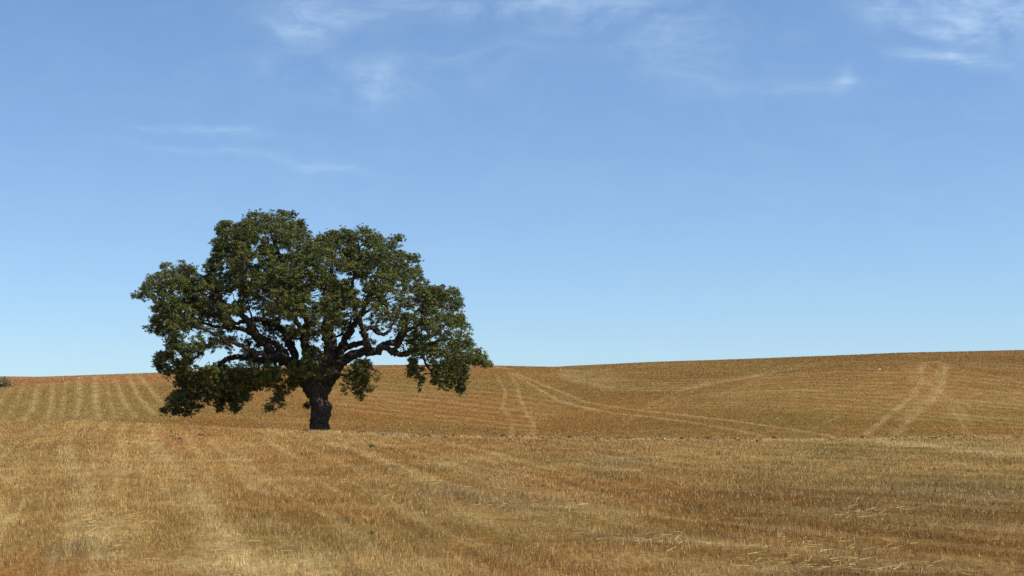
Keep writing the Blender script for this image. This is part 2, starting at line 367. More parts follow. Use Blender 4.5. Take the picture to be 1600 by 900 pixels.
# ------------------------------------------------------------------ materials
def new_mat(name):
    m = bpy.data.materials.new(name); m.use_nodes = True
    t = m.node_tree; b = t.nodes['Principled BSDF']
    return m, t, b
def attr_mat(name, rough=.8, noise_scale=3, lo=.75, hi=1.25, transl=0, bump=0, bscale=20, spec=.2, tr_tint=(1, 1, 1)):
    m, t, b = new_mat(name)
    at = N(t, 'ShaderNodeAttribute', attribute_name='tone')
    no = N(t, 'ShaderNodeTexNoise'); no.inputs['Scale'].default_value = noise_scale; no.inputs['Detail'].default_value = 6
    g = N(t, 'ShaderNodeTexCoord'); t.links.new(g.outputs['Object'], no.inputs['Vector'])
    mr = N(t, 'ShaderNodeMapRange'); t.links.new(no.outputs[0], mr.inputs[0])
    mr.inputs[1].default_value = .3; mr.inputs[2].default_value = .7; mr.inputs[3].default_value = lo; mr.inputs[4].default_value = hi
    mul = N(t, 'ShaderNodeVectorMath', operation='SCALE'); t.links.new(at.outputs['Color'], mul.inputs[0]); t.links.new(mr.outputs[0], mul.inputs['Scale'])
    t.links.new(mul.outputs[0], b.inputs['Base Color'])
    b.inputs['Roughness'].default_value = rough; b.inputs['Specular IOR Level'].default_value = spec
    if bump:
        n2 = N(t, 'ShaderNodeTexNoise'); n2.inputs['Scale'].default_value = bscale; n2.inputs['Detail'].default_value = 8; n2.inputs['Roughness'].default_value = .7
        t.links.new(g.outputs['Object'], n2.inputs['Vector'])
        bp = N(t, 'ShaderNodeBump'); bp.inputs['Strength'].default_value = .8; bp.inputs['Distance'].default_value = bump
        t.links.new(n2.outputs[0], bp.inputs['Height']); t.links.new(bp.outputs[0], b.inputs['Normal'])
    if transl:
        tr = N(t, 'ShaderNodeBsdfTranslucent'); mxs = N(t, 'ShaderNodeMixShader'); mxs.inputs[0].default_value = transl
        tt = N(t, 'ShaderNodeVectorMath', operation='MULTIPLY'); t.links.new(mul.outputs[0], tt.inputs[0]); tt.inputs[1].default_value = tr_tint
        t.links.new(tt.outputs[0], tr.inputs['Color'])
        t.links.new(b.outputs[0], mxs.inputs[1]); t.links.new(tr.outputs[0], mxs.inputs[2])
        t.links.new(mxs.outputs[0], t.nodes['Material Output'].inputs['Surface'])
    return m
M_GROUND = attr_mat('dry_ground', 1, 5.0, .62, 1.30, bump=.10, bscale=6, spec=0)
M_STUB = attr_mat('stubble_straw', .6, 12, .85, 1.2, transl=.25, spec=.08)
M_CLOD = attr_mat('soil_clod', .95, 9, .6, 1.3, bump=.03, bscale=20, spec=.05)
M_LEAF = attr_mat('oak_leaf', .5, 8, .8, 1.2, transl=.08, spec=.18, tr_tint=(1.3, 1.5, .5))
M_SHRUB = attr_mat('shrub_leaf', .6, 3, .75, 1.25, transl=.15)
def bark_mat():
    m, t, b = new_mat('cork_bark')
    g = N(t, 'ShaderNodeTexCoord'); mp = N(t, 'ShaderNodeMapping'); mp.inputs['Scale'].default_value = (3.2, 3.2, 1.1)
    t.links.new(g.outputs['Object'], mp.inputs[0])
    vo = N(t, 'ShaderNodeTexVoronoi', feature='DISTANCE_TO_EDGE'); vo.inputs['Scale'].default_value = 2.2; t.links.new(mp.outputs[0], vo.inputs['Vector'])
    no = N(t, 'ShaderNodeTexNoise'); no.inputs['Scale'].default_value = 4; no.inputs['Detail'].default_value = 9; no.inputs['Roughness'].default_value = .65; t.links.new(mp.outputs[0], no.inputs['Vector'])
    cr = N(t, 'ShaderNodeValToRGB'); t.links.new(no.outputs[0], cr.inputs[0])
    e = cr.color_ramp.elements; e[0].position = .32; e[0].color = (.022, .017, .013, 1); e[1].position = .72; e[1].color = (.24, .20, .155, 1)
    k = e.new(.5); k.color = (.095, .075, .056, 1)
    ml = N(t, 'ShaderNodeMapRange'); t.links.new(vo.outputs[0], ml.inputs[0]); ml.inputs[2].default_value = .12; ml.inputs[3].default_value = .35; ml.inputs[4].default_value = 1
    sc = N(t, 'ShaderNodeVectorMath', operation='SCALE'); t.links.new(cr.outputs[0], sc.inputs[0]); t.links.new(ml.outputs[0], sc.inputs['Scale'])
    t.links.new(sc.outputs[0], b.inputs['Base Color']); b.inputs['Roughness'].default_value = .9; b.inputs['Specular IOR Level'].default_value = .15
    ad = M(t, 'ADD', M(t, 'MULTIPLY', ml.outputs[0], .6), no.outputs[0])
    bp = N(t, 'ShaderNodeBump'); bp.inputs['Strength'].default_value = 1; bp.inputs['Distance'].default_value = .12
    t.links.new(ad, bp.inputs['Height']); t.links.new(bp.outputs[0], b.inputs['Normal'])
    return m
M_BARK = bark_mat()
def stone_mat():
    m, t, b = new_mat('pale_stone')
    no = N(t, 'ShaderNodeTexNoise'); no.inputs['Scale'].default_value = 6
    cr = N(t, 'ShaderNodeValToRGB'); t.links.new(no.outputs[0], cr.inputs[0])
    cr.color_ramp.elements[0].color = (.34, .28, .2, 1); cr.color_ramp.elements[1].color = (.66, .60, .48, 1)
    t.links.new(cr.outputs[0], b.inputs['Base Color']); b.inputs['Roughness'].default_value = .9
    return m
M_STONE = stone_mat()

# ------------------------------------------------------------------ ground sheet (fan-shaped grid, closed all round)
ang = np.concatenate([np.linspace(-180, -40, 36, endpoint=False), np.linspace(-40, -22, 40, endpoint=False),
                      np.linspace(-22, 22, 900, endpoint=False), np.linspace(22, 40, 40, endpoint=False), np.linspace(40, 180, 36, endpoint=False)])
ang = np.radians(ang)
rad = np.concatenate([np.linspace(1.2, 22, 30, endpoint=False), np.linspace(22, 60, 150, endpoint=False), np.linspace(60, 104, 130, endpoint=False),
                      np.linspace(104, 150, 50, endpoint=False), np.linspace(150, 400, 330, endpoint=False), np.geomspace(400, 3500, 40)])
A, R = np.meshgrid(ang, rad)
gx = (np.sin(A) * R).ravel(); gy = (np.cos(A) * R).ravel()
gz = height(gx, gy)
fine = (fbm(gx / .5, gy / .5, 5, 3) - .5) * .10 * (gy > 20) * (gy < 400)
gz2 = gz + fine
na, nr = len(ang), len(rad)
ii = np.arange(nr - 1)[:, None] * na; jj = np.arange(na)[None, :]; j2 = (jj + 1) % na
F = np.stack([ii + jj, ii + j2, ii + na + j2, ii + na + jj], -1).reshape(-1, 4)[:, ::-1]
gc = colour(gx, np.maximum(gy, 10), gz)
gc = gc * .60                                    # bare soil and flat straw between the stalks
gV = np.stack([gx, gy, gz2], -1)
cidx = len(gV)
ground = mesh_np('ground', gV, F, M_GROUND, gc, smooth=True)
tag(ground, kind='structure')

# ------------------------------------------------------------------ stubble
def scatter(n, y0, y1, power, umin=-160, umax=1760):
    """points on the ground, density falling with distance**power"""
    t = rng.random(n); e = 2 - power
    y = (y0 ** e + (y1 ** e - y0 ** e) * t) ** (1 / e) if abs(e) > 1e-3 else y0 * (y1 / y0) ** t
    u = rng.uniform(umin, umax, n); x = (u - 800) / FPX * y
    return x, y
def blades(x, y, h, wd, lean, tone):
    n = len(x); z = height(x, y) - .01
    a = rng.uniform(0, math.pi, n); dx = np.cos(a) * wd / 2; dy = np.sin(a) * wd / 2
    b = rng.uniform(0, 2 * math.pi, n); l = np.abs(rng.normal(0, lean, n))
    tx = x + np.cos(b) * l * h; ty = y + np.sin(b) * l * h; tz = z + h * np.sqrt(np.clip(1 - l * l, .05, 1))
    V = np.empty((n, 3, 3)); V[:, 0] = np.stack([x - dx, y - dy, z], -1); V[:, 1] = np.stack([x + dx, y + dy, z], -1); V[:, 2] = np.stack([tx, ty, tz], -1)
    C = np.repeat(tone[:, None, :], 3, 1)
    return V.reshape(-1, 3), C.reshape(-1, 3)
def stub_tone(x, y, spread=.38):
    c = colour(x, y, height(x, y))
    k = rng.random((len(x), 1))
    c = c * (1.08 + spread * (rng.random((len(x), 1)) * 2 - 1))
    c = c + (PALE * 1.15 - c) * (k > .84) * .8
    c = c + (np.array([.16, .09, .04]) - c) * (k < .22) * .75
    return np.clip(c, .01, .85)
Vs, Cs = [], []
x, y = scatter(560000, 21, 93, 1.6)
dn = fbm(x / 1.3, y / 1.3, 201, 3); keep = rng.random(len(x)) < .35 + 1.3 * ss((dn - .3) / .4)
x, y = x[keep], y[keep]
hh = (.07 + .10 * rng.random(len(x))) * (.55 + .9 * fbm(x / 3.5, y / 3.5, 211, 3)); ww = .00037 * y * rng.uniform(.5, 1.6, len(x))
v, c = blades(x, y, hh, ww, .60, stub_tone(x, y)); Vs.append(v); Cs.append(c)
x, y = scatter(330000, 140, 360, 1.3, -60, 1660)
hh = .08 + .10 * rng.random(len(x)); ww = .00050 * y * rng.uniform(.6, 1.5, len(x))
v, c = blades(x, y, hh, ww, .3, stub_tone(x, y, .28)); Vs.append(v); Cs.append(c)
Vs = np.concatenate(Vs); Cs = np.concatenate(Cs)
stub = mesh_np('stubble', Vs, np.arange(len(Vs)).reshape(-1, 3), M_STUB, Cs)
tag(stub, kind='stuff', label='dry cut grain stubble covering the field and the hill', cat='stubble')

# loose straw lying on top
def straw(n, u0, r0, su, sr, L=(.10, .32)):
    n = int(n * .6)
    uu = rng.normal(u0, su, n); rr_ = np.clip(rng.normal(r0, sr, n), 690, 905)
    yy = np.full(n, 40.)
    for _ in range(25): yy = (CAMZ - height((uu - 800) / FPX * yy, yy)) / -rowslope(rr_)
    xx = (uu - 800) / FPX * yy; zz = height(xx, yy) + rng.uniform(.03, .13, n)
    a = rng.uniform(0, 2 * math.pi, n); l = rng.uniform(*L, n); dz = rng.normal(0, .16, n)
    wd = .0035 * (yy / 30)[:, None]
    d = np.stack([np.cos(a) * l, np.sin(a) * l, dz * l + .02], -1); s = np.stack([-np.sin(a), np.cos(a), np.ones(n)], -1) * wd
    p = np.stack([xx, yy, zz], -1)
    V = np.stack([p - s, p + s, p + d + s * .7, p + d - s * .7], 1).reshape(-1, 3)
    C = np.repeat((PALE * rng.uniform(.6, 1.1, (n, 1))), 4, 0)
    return V, C
parts = [straw(*a) for a in [(170, 1310, 890, 70, 8), (90, 1230, 850, 35, 9), (90, 1330, 858, 50, 9), (60, 1120, 855, 40, 6), (120, 980, 848, 60, 6),
        (70, 1330, 803, 40, 4, (.2, .4)), (60, 900, 792, 40, 6), (90, 180, 845, 22, 20), (50, 150, 825, 14, 12), (60, 620, 732, 25, 10), (60, 690, 762, 25, 8), (50, 780, 790, 40, 5),
        (80, 380, 885, 60, 12), (160, 800, 830, 500, 50, (.12, .3)), (70, 1190, 882, 40, 8), (50, 560, 765, 60, 15), (40, 210, 815, 20, 8), (100, 1420, 888, 70, 7)]]
V = np.concatenate([p[0] for p in parts]); C = np.clip(np.concatenate([p[1] for p in parts]), 0, .85)
lo = mesh_np('loose_straw', V, np.arange(len(V)).reshape(-1, 4), M_STUB, C)
tag(lo, kind='stuff', label='long pale straw stalks lying loose on the stubble', cat='straw')

# ------------------------------------------------------------------ clods and stones
def ico(sub=1):
    import bmesh
    bm = bmesh.new(); bmesh.ops.create_icosphere(bm, subdivisions=sub, radius=1)
    V = np.array([v.co[:] for v in bm.verts]); F = np.array([[v.index for v in f.verts] for f in bm.faces]); bm.free()
    return V, F
IV1, IF1 = ico(1); IV2, IF2 = ico(2)
def lump(c, r, flat=.65, V0=IV1, seed=None, rough=.3):
    g = np.random.default_rng(seed)
    d = 1 + rough * (g.random(len(V0)) - .5) * 2
    s = np.array([g.uniform(.8, 1.4), g.uniform(.7, 1.2), flat * g.uniform(.8, 1.3)]) * r
    a = g.uniform(0, 6.28); ca, sa = math.cos(a), math.sin(a)
    P = V0 * d[:, None] * s
    return np.stack([P[:, 0] * ca - P[:, 1] * sa, P[:, 0] * sa + P[:, 1] * ca, P[:, 2]], -1) + c
Vc, Fc, Cc = [], [], []; nv = 0
for k in range(4600):
    u = rng.uniform(470, 1700) if k < 4480 else rng.uniform(255, 330)
    dens = fbm(np.array([u / 25.]), np.array([3.3]), 301, 3)[0]
    if rng.random() > .08 + 1.3 * ss(np.array([(dens - .35) / .3]))[0]: continue
    yc = float(YC(u))
    y = yc - 1.0 + rng.normal(0, 1.6) if k < 4480 else rng.uniform(70, 84)
    x = (u - 800) / FPX * y; r = rng.gamma(2.0, .016) + .015
    z = float(height(x, y)) + r * .35
    P = lump((x, y, z), r, .8, seed=k); Vc.append(P); Fc.append(IF1 + nv); nv += len(P)
    t = np.array([.15, .07, .03]) if rng.random() < .72 else PALE * .5
    Cc.append(np.repeat((t * rng.uniform(.55, 1.35))[None], len(P), 0))
cl_ = mesh_np('soil_clods', np.concatenate(Vc), np.concatenate(Fc), M_CLOD, np.concatenate(Cc), smooth=False)
tag(cl_, kind='stuff', label='low broken row of turned soil clods along the crest', cat='soil clods')

def on_ground(u, r, y0=None):
    ys = np.arange(22, 360, .15); x = (u - 800) / FPX * ys; z = height(x, ys); _, rr_ = proj(x, ys, z)
    i = np.where(rr_ <= r)[0][0]
    return float(x[i]), float(ys[i]), float(z[i])
def rock(name, u, r, size, mat, label, cat, group, tone, y=None, flat=.7):
    if y is None: x, yy, z = on_ground(u, r)
    else: yy = y; x = (u - 800) / FPX * yy; z = float(height(x, yy))
    P = lump((0, 0, 0), size, flat, IV2, seed=int(u * 7 + r), rough=.16)
    o = mesh_np(name, P, IF2, mat, np.repeat(np.array(tone)[None], len(P), 0), smooth=(mat is M_STONE))
    o.location = (x, yy, z + size * flat * .35)
    tag(o, label, cat, group)
CL = [(1209, 685, .27, 'large dark soil clod at left of two big ones on the crest'), (1346, 681, .26, 'dark double lump of soil standing highest on the right crest'),
      (1238, 685, .15, 'smaller brown clod just right of the large dark clod'), (1105, 683, .19, 'dark clod where the crest row thickens, mid right'),
      (1172, 684, .17, 'dark clod a little left of the large crest clod'), (1278, 683, .14, 'brown clod between the two big crest clods'),
      (966, 684, .15, 'dark brown clod at the crest, centre of the picture')]
for k, (u, r, s, lab) in enumerate(CL):
    rock('dirt_clod', u, r, s * .62, M_CLOD, lab, 'clod', 'large clods on the crest row', (.11, .06, .03), y=float(YC(u)) - .8, flat=.95)
    if k == 1: pass
ST = [(165, 642, .30, 'white stone on the far slope beside the pale left rows', .5), (192, 647, .24, 'small white stone lower right of the whiter slope stone', .5),
      (1550, 686, .20, 'flat pale stone on the light strip at far right', .5), (1373, 578, .42, 'white stone high on the right slope near the red soil', .6),
      (1321, 594, .30, 'small pale stone on the slope left of the loop track', .6), (828, 619, .28, 'pale stone between the twin wheel tracks and long tracks', .6),
      (1213, 654, .26, 'pale stone low on the middle of the right slope', .6), (1235, 577, .32, 'pale stone near the top of the slope, centre right', .6)]
for (u, r, s, lab, fl) in ST:
    rock('stone', u, r, s * .5, M_STONE, lab, 'stone', 'pale stones in the field', (1, 1, 1), flat=fl)

# green weed tufts in the near stubble
def tuft(name, u, r, n, h, w_, tone, label, cat, group=None):
    x0, y0, z0 = on_ground(u, r)
    a = rng.uniform(0, 2 * math.pi, n); d = np.abs(rng.normal(0, w_ * .35, n)); x = np.cos(a) * d; y = np.sin(a) * d
    hh = h * rng.uniform(.5, 1.1, n); wd = rng.uniform(.012, .03, n); b = a + rng.normal(0, .5, n); l = rng.uniform(.1, .9, n)
    V = np.empty((n, 3, 3)); V[:, 0] = np.stack([x - wd / 2, y, x * 0], -1); V[:, 1] = np.stack([x + wd / 2, y, x * 0], -1)
    V[:, 2] = np.stack([x + np.cos(b) * l * hh, y + np.sin(b) * l * hh, hh * np.sqrt(1 - l * l)], -1)
    C = np.repeat(np.array(tone)[None] * rng.uniform(.6, 1.4, (n, 1)), 3, 0)
    o = mesh_np(name, V.reshape(-1, 3), np.arange(3 * n).reshape(-1, 3), M_SHRUB, C)
    o.location = (x0, y0, z0)
    tag(o, label, cat, group)
tuft('green_weed', 582, 699, 260, .16, .16, (.13, .19, .04), 'small bright green weed right of the trunk, near the crest', 'weed', 'green weeds in the stubble')
tuft('green_weed', 583, 836, 120, .10, .06, (.13, .17, .04), 'tiny green weed low in the foreground below the trunk', 'weed', 'green weeds in the stubble')

# ------------------------------------------------------------------ shrub at the left end of the ridge
def shrub():
    x0, yy, z0 = on_ground(0, 604)
    n = 5200
    a = rng.uniform(0, 2 * math.pi, n); rr_ = np.sqrt(rng.random(n)); x = np.cos(a) * rr_ * 1.7; y = np.sin(a) * rr_ * 1.6
    top = 1.1 * np.sqrt(np.clip(1 - (x / 1.9) ** 2, 0, 1)) * (.6 + .8 * fbm(x / .5 + 5, y / .5, 401, 2)); z = rng.random(n) ** .7 * top
    s = .10; V = np.stack([x, y, z], -1)[:, None, :] + rng.normal(0, s, (n, 3, 3))
    C = np.repeat(np.where(rng.random((n, 1)) < .5, [[.30, .21, .115]], [[.20, .17, .085]]) * rng.uniform(.6, 1.3, (n, 1)), 3, 0)
    m = 120; x = rng.normal(.3, .8, m); y = rng.normal(0, .7, m); h = rng.uniform(.7, 1.75, m) * np.clip(1.15 - np.abs(x - .6) / 3.5, .4, 1); lx = rng.normal(0, .15, m)
    S = np.empty((m, 3, 3)); S[:, 0] = np.stack([x - .08, y, x * 0], -1); S[:, 1] = np.stack([x + .08, y, x * 0], -1); S[:, 2] = np.stack([x + lx, y + .05, h], -1)
    V = np.concatenate([V.reshape(-1, 3), S.reshape(-1, 3)]); C = np.concatenate([C, np.full((3 * m, 3), (.19, .145, .09))])
    o = mesh_np('shrub', V, np.arange(len(V)).reshape(-1, 3), M_SHRUB, C); o.location = (x0, yy, z0)
    tag(o, 'grey brown shrub with upright stalks on the left end of the ridge', 'shrub')
shrub()

# ------------------------------------------------------------------ the oak
LEAF_N = 125
YT = 100.0                                     # distance of the trunk
tb = unproj(499, 672, YT); tz = float(height(tb[0], YT))
tree = bpy.data.objects.new('oak_tree', None); COL.objects.link(tree); tree.location = (tb[0], YT, tz)
tag(tree, 'large lone evergreen oak with a broad dark crown and short thick trunk', 'tree')
ORG = np.array([tb[0], YT, tz])
def L(u, r, dy=0.0):
    return np.array(unproj(u, r, YT + dy)) - ORG
PXM = YT / FPX
def cr_path(P, rad, n=6):
    P = [np.array(p, float) for p in P]; Q = [2 * P[0] - P[1]] + P + [2 * P[-1] - P[-2]]; rq = [rad[0]] + list(rad) + [rad[-1]]
    o, ro = [], []
    for i in range(1, len(Q) - 2):
        for k in range(n):
            t = k / n
            o.append(.5 * ((2 * Q[i]) + (-Q[i - 1] + Q[i + 1]) * t + (2 * Q[i - 1] - 5 * Q[i] + 4 * Q[i + 1] - Q[i + 2]) * t * t + (-Q[i - 1] + 3 * Q[i] - 3 * Q[i + 1] + Q[i + 2]) * t ** 3))
            ro.append(rq[i] + (rq[i + 1] - rq[i]) * t)
    o.append(P[-1]); ro.append(rad[-1])
    return np.array(o), np.array(ro)
def tube(P, r, seg, bump=0.0, seed=0):
    P = np.asarray(P); n = len(P)
    T = np.gradient(P, axis=0); T /= np.linalg.norm(T, axis=1)[:, None] + 1e-9
    up = np.array([.13, .97, .2]); A_ = np.cross(T, up); A_ /= np.linalg.norm(A_, axis=1)[:, None] + 1e-9; B_ = np.cross(T, A_)
    th = np.arange(seg) / seg * 2 * math.pi
    rr_ = np.repeat(np.asarray(r)[:, None], seg, 1)
    if bump:
        tt, kk = np.meshgrid(th, np.arange(n))
        rr_ = rr_ * (1 + bump * (fbm(np.cos(tt) * 1.3 + kk * .31 + seed, np.sin(tt) * 1.3 + kk * .23, 500 + seed, 3) - .5) * 2)
    V = P[:, None, :] + rr_[..., None] * (np.cos(th)[None, :, None] * A_[:, None, :] + np.sin(th)[None, :, None] * B_[:, None, :])
    i = np.arange(n - 1)[:, None] * seg; j = np.arange(seg)[None]; j2 = (j + 1) % seg
    F_ = np.stack([i + j, i + j2, i + seg + j2, i + seg + j], -1).reshape(-1, 4)
    return V.reshape(-1, 3), F_

# trunk, with its burls on the right-hand side
def trunk():
    pts = [(496, 705), (498, 690), (499, 672), (499, 655), (500, 640), (498, 622), (496, 605), (494, 588), (492, 570)]
    rd = [24, 19, 15.5, 14.2, 14.2, 14.5, 16.5, 17, 13]
    P, r = cr_path([L(*p) for p in pts], [q * PXM for q in rd], 10)
    seg = 64
    V, F_ = tube(P, r, seg, .13, 3)
    for (u, r_, dy, R_, amp) in [(509, 640, -.45, .40, .30), (512, 650, -.30, .26, .20), (506, 655, -.55, .25, .22), (514, 636, .0, .3, .20), (500, 632, -.6, .30, .16), (488, 648, -.5, .3, .08), (504, 665, -.5, .2, .10)]:
        c = L(u, r_, dy); d = np.linalg.norm(V - c, axis=1)
        ax = np.array([P[np.argmin(np.abs(P[:, 2] - q[2]))] for q in V[:1]])
        w_ = np.exp(-(d / R_) ** 2) * amp
        cen = L(499, r_, 0); dirn = V - cen; dirn[:, 2] *= .2; dirn /= np.linalg.norm(dirn, axis=1)[:, None] + 1e-6
        V = V + dirn * w_[:, None]
    ztop = V[:, 2]
    fl = .05 * (fbm(V[:, 0] * 3 + V[:, 1] * 2, V[:, 2] * 2.5, 77, 4) - .5) * 2
    cen = np.repeat(P, seg, 0); dr = V - cen; dr /= np.linalg.norm(dr, axis=1)[:, None]
    V = V + dr * fl[:, None] * 1.6
    mesh_np('trunk', V, F_, M_BARK, smooth=True, parent=tree)
trunk()

NODES = []          # skeleton points and radii for the branches to start from
def limb(pts, rd, seg=14, seed=0):
    rd = [q * .80 for q in rd]
    P, r = cr_path([L(*p) for p in pts], [q * PXM for q in rd], 7)
    jit = np.random.default_rng(seed).normal(0, 1, P.shape) * np.minimum(r, .3)[:, None] * .30; jit[:2] = 0
    P = P + jit
    V, F_ = tube(P, r, seg, .16, seed)
    for p, q in zip(P[3:], r[3:]): NODES.append((p, q))
    mesh_np('limb', V, F_, M_BARK, smooth=True, parent=tree)
limb([(490, 618, 0), (478, 596, -.2), (466, 578, -.6), (450, 564, -1.1), (434, 555, -1.6), (418, 543, -2), (402, 522, -2.4), (389, 503, -2.6), (374, 490, -2.8), (352, 476, -3), (330, 462, -3.2)], [13, 14, 12, 9.5, 9, 8.5, 7.5, 6.5, 5.5, 4, 2.5], seed=1)
limb([(480, 592, 0), (462, 570, .6), (432, 563, 1), (402, 562, 1.2), (378, 557, 1.2), (354, 561, 1), (340, 572, .7), (322, 577, .5), (303, 590, .2), (284, 610, 0), (266, 628, -.2)], [10, 9, 8, 7, 6, 5, 4.5, 4, 3, 2, 1.4], seed=2)
limb([(470, 580, 0), (458, 553, .8), (452, 530, 1.5), (440, 513, 2), (420, 503, 2.4), (400, 499, 2.6), (375, 504, 2.8), (350, 512, 3), (315, 505, 3), (280, 500, 3), (250, 495, 2.6)], [8, 8, 7.5, 6.5, 6, 5, 4, 3.2, 2.6, 2, 1.3], seed=3)
limb([(452, 564, -.6), (440, 545, -.2), (425, 535, 0), (405, 532, 0), (385, 515, .4), (365, 512, .6), (345, 500, .4), (310, 470, .2), (270, 450, 0), (235, 450, 0)], [6, 6, 5.5, 5, 4.5, 4.2, 3.5, 3, 2, 1.2], seed=4)
limb([(490, 600, 0), (484, 565, .4), (478, 530, .5), (480, 500, .4), (470, 470, .2), (455, 440, 0), (440, 410, 0), (428, 380, 0), (420, 350, 0)], [14, 11, 9, 7.5, 6.5, 5.5, 4.5, 3, 1.5], seed=5)
limb([(500, 600, -.2), (508, 575, -.8), (512, 545, -1.6), (508, 515, -2.4), (512, 480, -3), (508, 450, -3.4), (500, 420, -3.6), (480, 390, -3.6)], [12, 9, 7.5, 6.5, 5.5, 4.5, 3.2, 1.6], seed=6)
limb([(506, 598, 0), (520, 565, .6), (523, 545, 1), (519, 525, 1.4), (515, 505, 1.8), (514, 480, 2.4), (521, 450, 3), (518, 420, 3.4), (525, 390, 3.6)], [10, 8, 7.5, 6.5, 6, 5, 4, 3, 1.5], seed=7)
limb([(526, 560, 1), (531, 545, 1), (541, 530, .8), (550, 512, .6), (560, 497, .4), (572, 475, .2), (583, 450, 0), (592, 420, 0), (596, 390, 0)], [6, 6, 6, 5.6, 5, 4.5, 3.8, 2.6, 1.3], seed=8)
limb([(503, 612, 0), (516, 592, 0), (529, 571, -.1), (544, 557, -.3), (562, 551, -.5), (583, 549, -.7), (602, 544, -.8), (616, 552, -.8), (632, 553, -.8), (652, 545, -.8), (678, 535, -.8), (705, 530, -.6), (730, 535, -.4)], [14, 13, 11, 9, 8.5, 7.8, 6, 5.5, 5.2, 4.5, 3.5, 2.4, 1.3], seed=9)
limb([(529, 568, .2), (534, 550, .5), (543, 541, .7), (556, 537, .6), (568, 536, .3), (576, 544, -.2), (584, 548, -.6)], [6, 6, 6, 5.5, 5, 4.5, 3], seed=10)
limb([(578, 549, -.6), (574, 537, -1), (569, 522, -1.4), (563, 505, -1.8), (556, 488, -2.2), (548, 462, -2.8), (552, 435, -3.2), (562, 405, -3.4), (560, 380, -3.2)], [6.5, 6.5, 5.8, 5, 4.4, 3.8, 3, 2.2, 1.2], seed=11)
limb([(590, 546, -.6), (598, 538, -.2), (612, 535, .1), (622, 530, .3), (628, 518, .6), (638, 502, .8), (652, 485, .9), (668, 470, .9), (688, 460, .8)], [5, 6, 5.6, 5, 4.6, 4, 3.2, 2.2, 1.2], seed=12)
limb([(563, 520, -.9), (578, 512, 0), (590, 520, .8), (602, 522, 1.4), (615, 505, 2), (625, 480, 2.6), (630, 450, 3), (632, 420, 3)], [3.5, 4, 3.8, 3.4, 3.2, 2.8, 2, 1.2], seed=13)
limb([(610, 549, -.8), (622, 540, -1.4), (628, 528, -2), (640, 515, -2.6), (660, 505, -3), (690, 500, -3.2), (715, 505, -3)], [4, 4, 4, 3.6, 3, 2, 1.1], seed=14)
limb([(654, 546, -.8), (661, 557, -1), (665, 568, -1.1), (673, 580, -1.2), (677, 590, -1.2), (690, 600, -1.2)], [3, 2.4, 2.2, 1.8, 1.4, .8], seed=15)
limb([(515, 592, -.3), (530, 584, -1.1), (544, 588, -1.6), (553, 580, -1.9), (565, 585, -2.1), (575, 600, -2.2)], [4, 3, 2.2, 1.9, 1.5, .9], seed=16)
limb([(440, 559, -1.5), (420, 556, -3), (395, 548, -4.2), (365, 535, -5.2), (330, 520, -5.6), (300, 505, -5.4)], [6, 5.5, 5, 4, 2.6, 1.2], seed=17)
limb([(478, 540, .5), (470, 515, 2.4), (455, 490, 4), (440, 465, 5.2), (425, 440, 6)], [6, 5.5, 4.4, 3, 1.4], seed=18)
limb([(525, 560, .8), (535, 535, 2.6), (550, 510, 4.2), (575, 485, 5.2), (610, 465, 5.6)], [6, 5.2, 4.2, 3, 1.4], seed=19)

# crown outline, seen from the road, and the gaps in it
MAIN = [(206, 465), (215, 449), (225, 439), (232, 431), (247, 425), (257, 406), (270, 408), (281, 406), (293, 409), (308, 420), (316, 430), (317, 413), (321, 403), (327, 390), (330, 377), (338, 369), (335, 355), (346, 346), (359, 344), (371, 350), (378, 345), (388, 333), (399, 329), (417, 331), (438, 328), (460, 331), (464, 344), (474, 343), (475, 352), (490, 365),
        (496, 367), (514, 361), (535, 355), (552, 362), (567, 353), (586, 361), (598, 371), (611, 366), (626, 367), (630, 375), (631, 390), (636, 398), (649, 395), (655, 403), (659, 415), (659, 428), (670, 437), (674, 447), (695, 445), (712, 448), (719, 460), (726, 477), (724, 489), (729, 498),
        (733, 504), (739, 514), (738, 528), (750, 537), (758, 549), (767, 566), (766, 574), (749, 572), (736, 572), (731, 583), (731, 606), (723, 619), (711, 612), (693, 610), (675, 610), (672, 597), (675, 585), (668, 577), (664, 582), (664, 597), (658, 612), (653, 592), (638, 590), (635, 579), (638, 562), (628, 545),
        (618, 540), (600, 538), (585, 548), (560, 540), (545, 550), (530, 575), (522, 585), (508, 598), (490, 600), (476, 600), (468, 599), (457, 614), (445, 617), (441, 639), (423, 643), (412, 637), (422, 622), (430, 608), (412, 612), (392, 608), (390, 623), (381, 641), (363, 645), (354, 623), (350, 643), (341, 643), (332, 628),
        (312, 643), (297, 651), (268, 649), (248, 643), (259, 623), (270, 614), (277, 594), (270, 583), (259, 593), (250, 585), (239, 574), (242, 559), (248, 548), (259, 541), (257, 528), (241, 523), (224, 518), (223, 510), (233, 499), (240, 489), (229, 475)]
SUBS = [[(553, 565), (573, 559), (587, 568), (598, 588), (589, 603), (569, 621), (549, 635), (551, 614), (529, 628), (515, 621), (531, 597), (540, 579)],
        [(466, 623), (470, 634), (477, 643), (488, 642), (490, 625), (484, 615)]]
LOWL = [(242, 560), (300, 560), (305, 585), (330, 590), (380, 575), (430, 580), (440, 600), (392, 606), (388, 625), (365, 640), (330, 625), (312, 640), (297, 649), (268, 647), (250, 641), (262, 623), (272, 612), (277, 590), (255, 580)]
CORE = [(240, 440), (330, 430), (345, 365), (400, 345), (460, 350), (500, 380), (580, 375), (620, 385), (650, 440), (705, 465), (715, 510), (690, 520), (640, 480), (600, 470), (540, 470), (500, 490), (440, 480), (380, 470), (330, 500), (260, 510), (240, 480)]
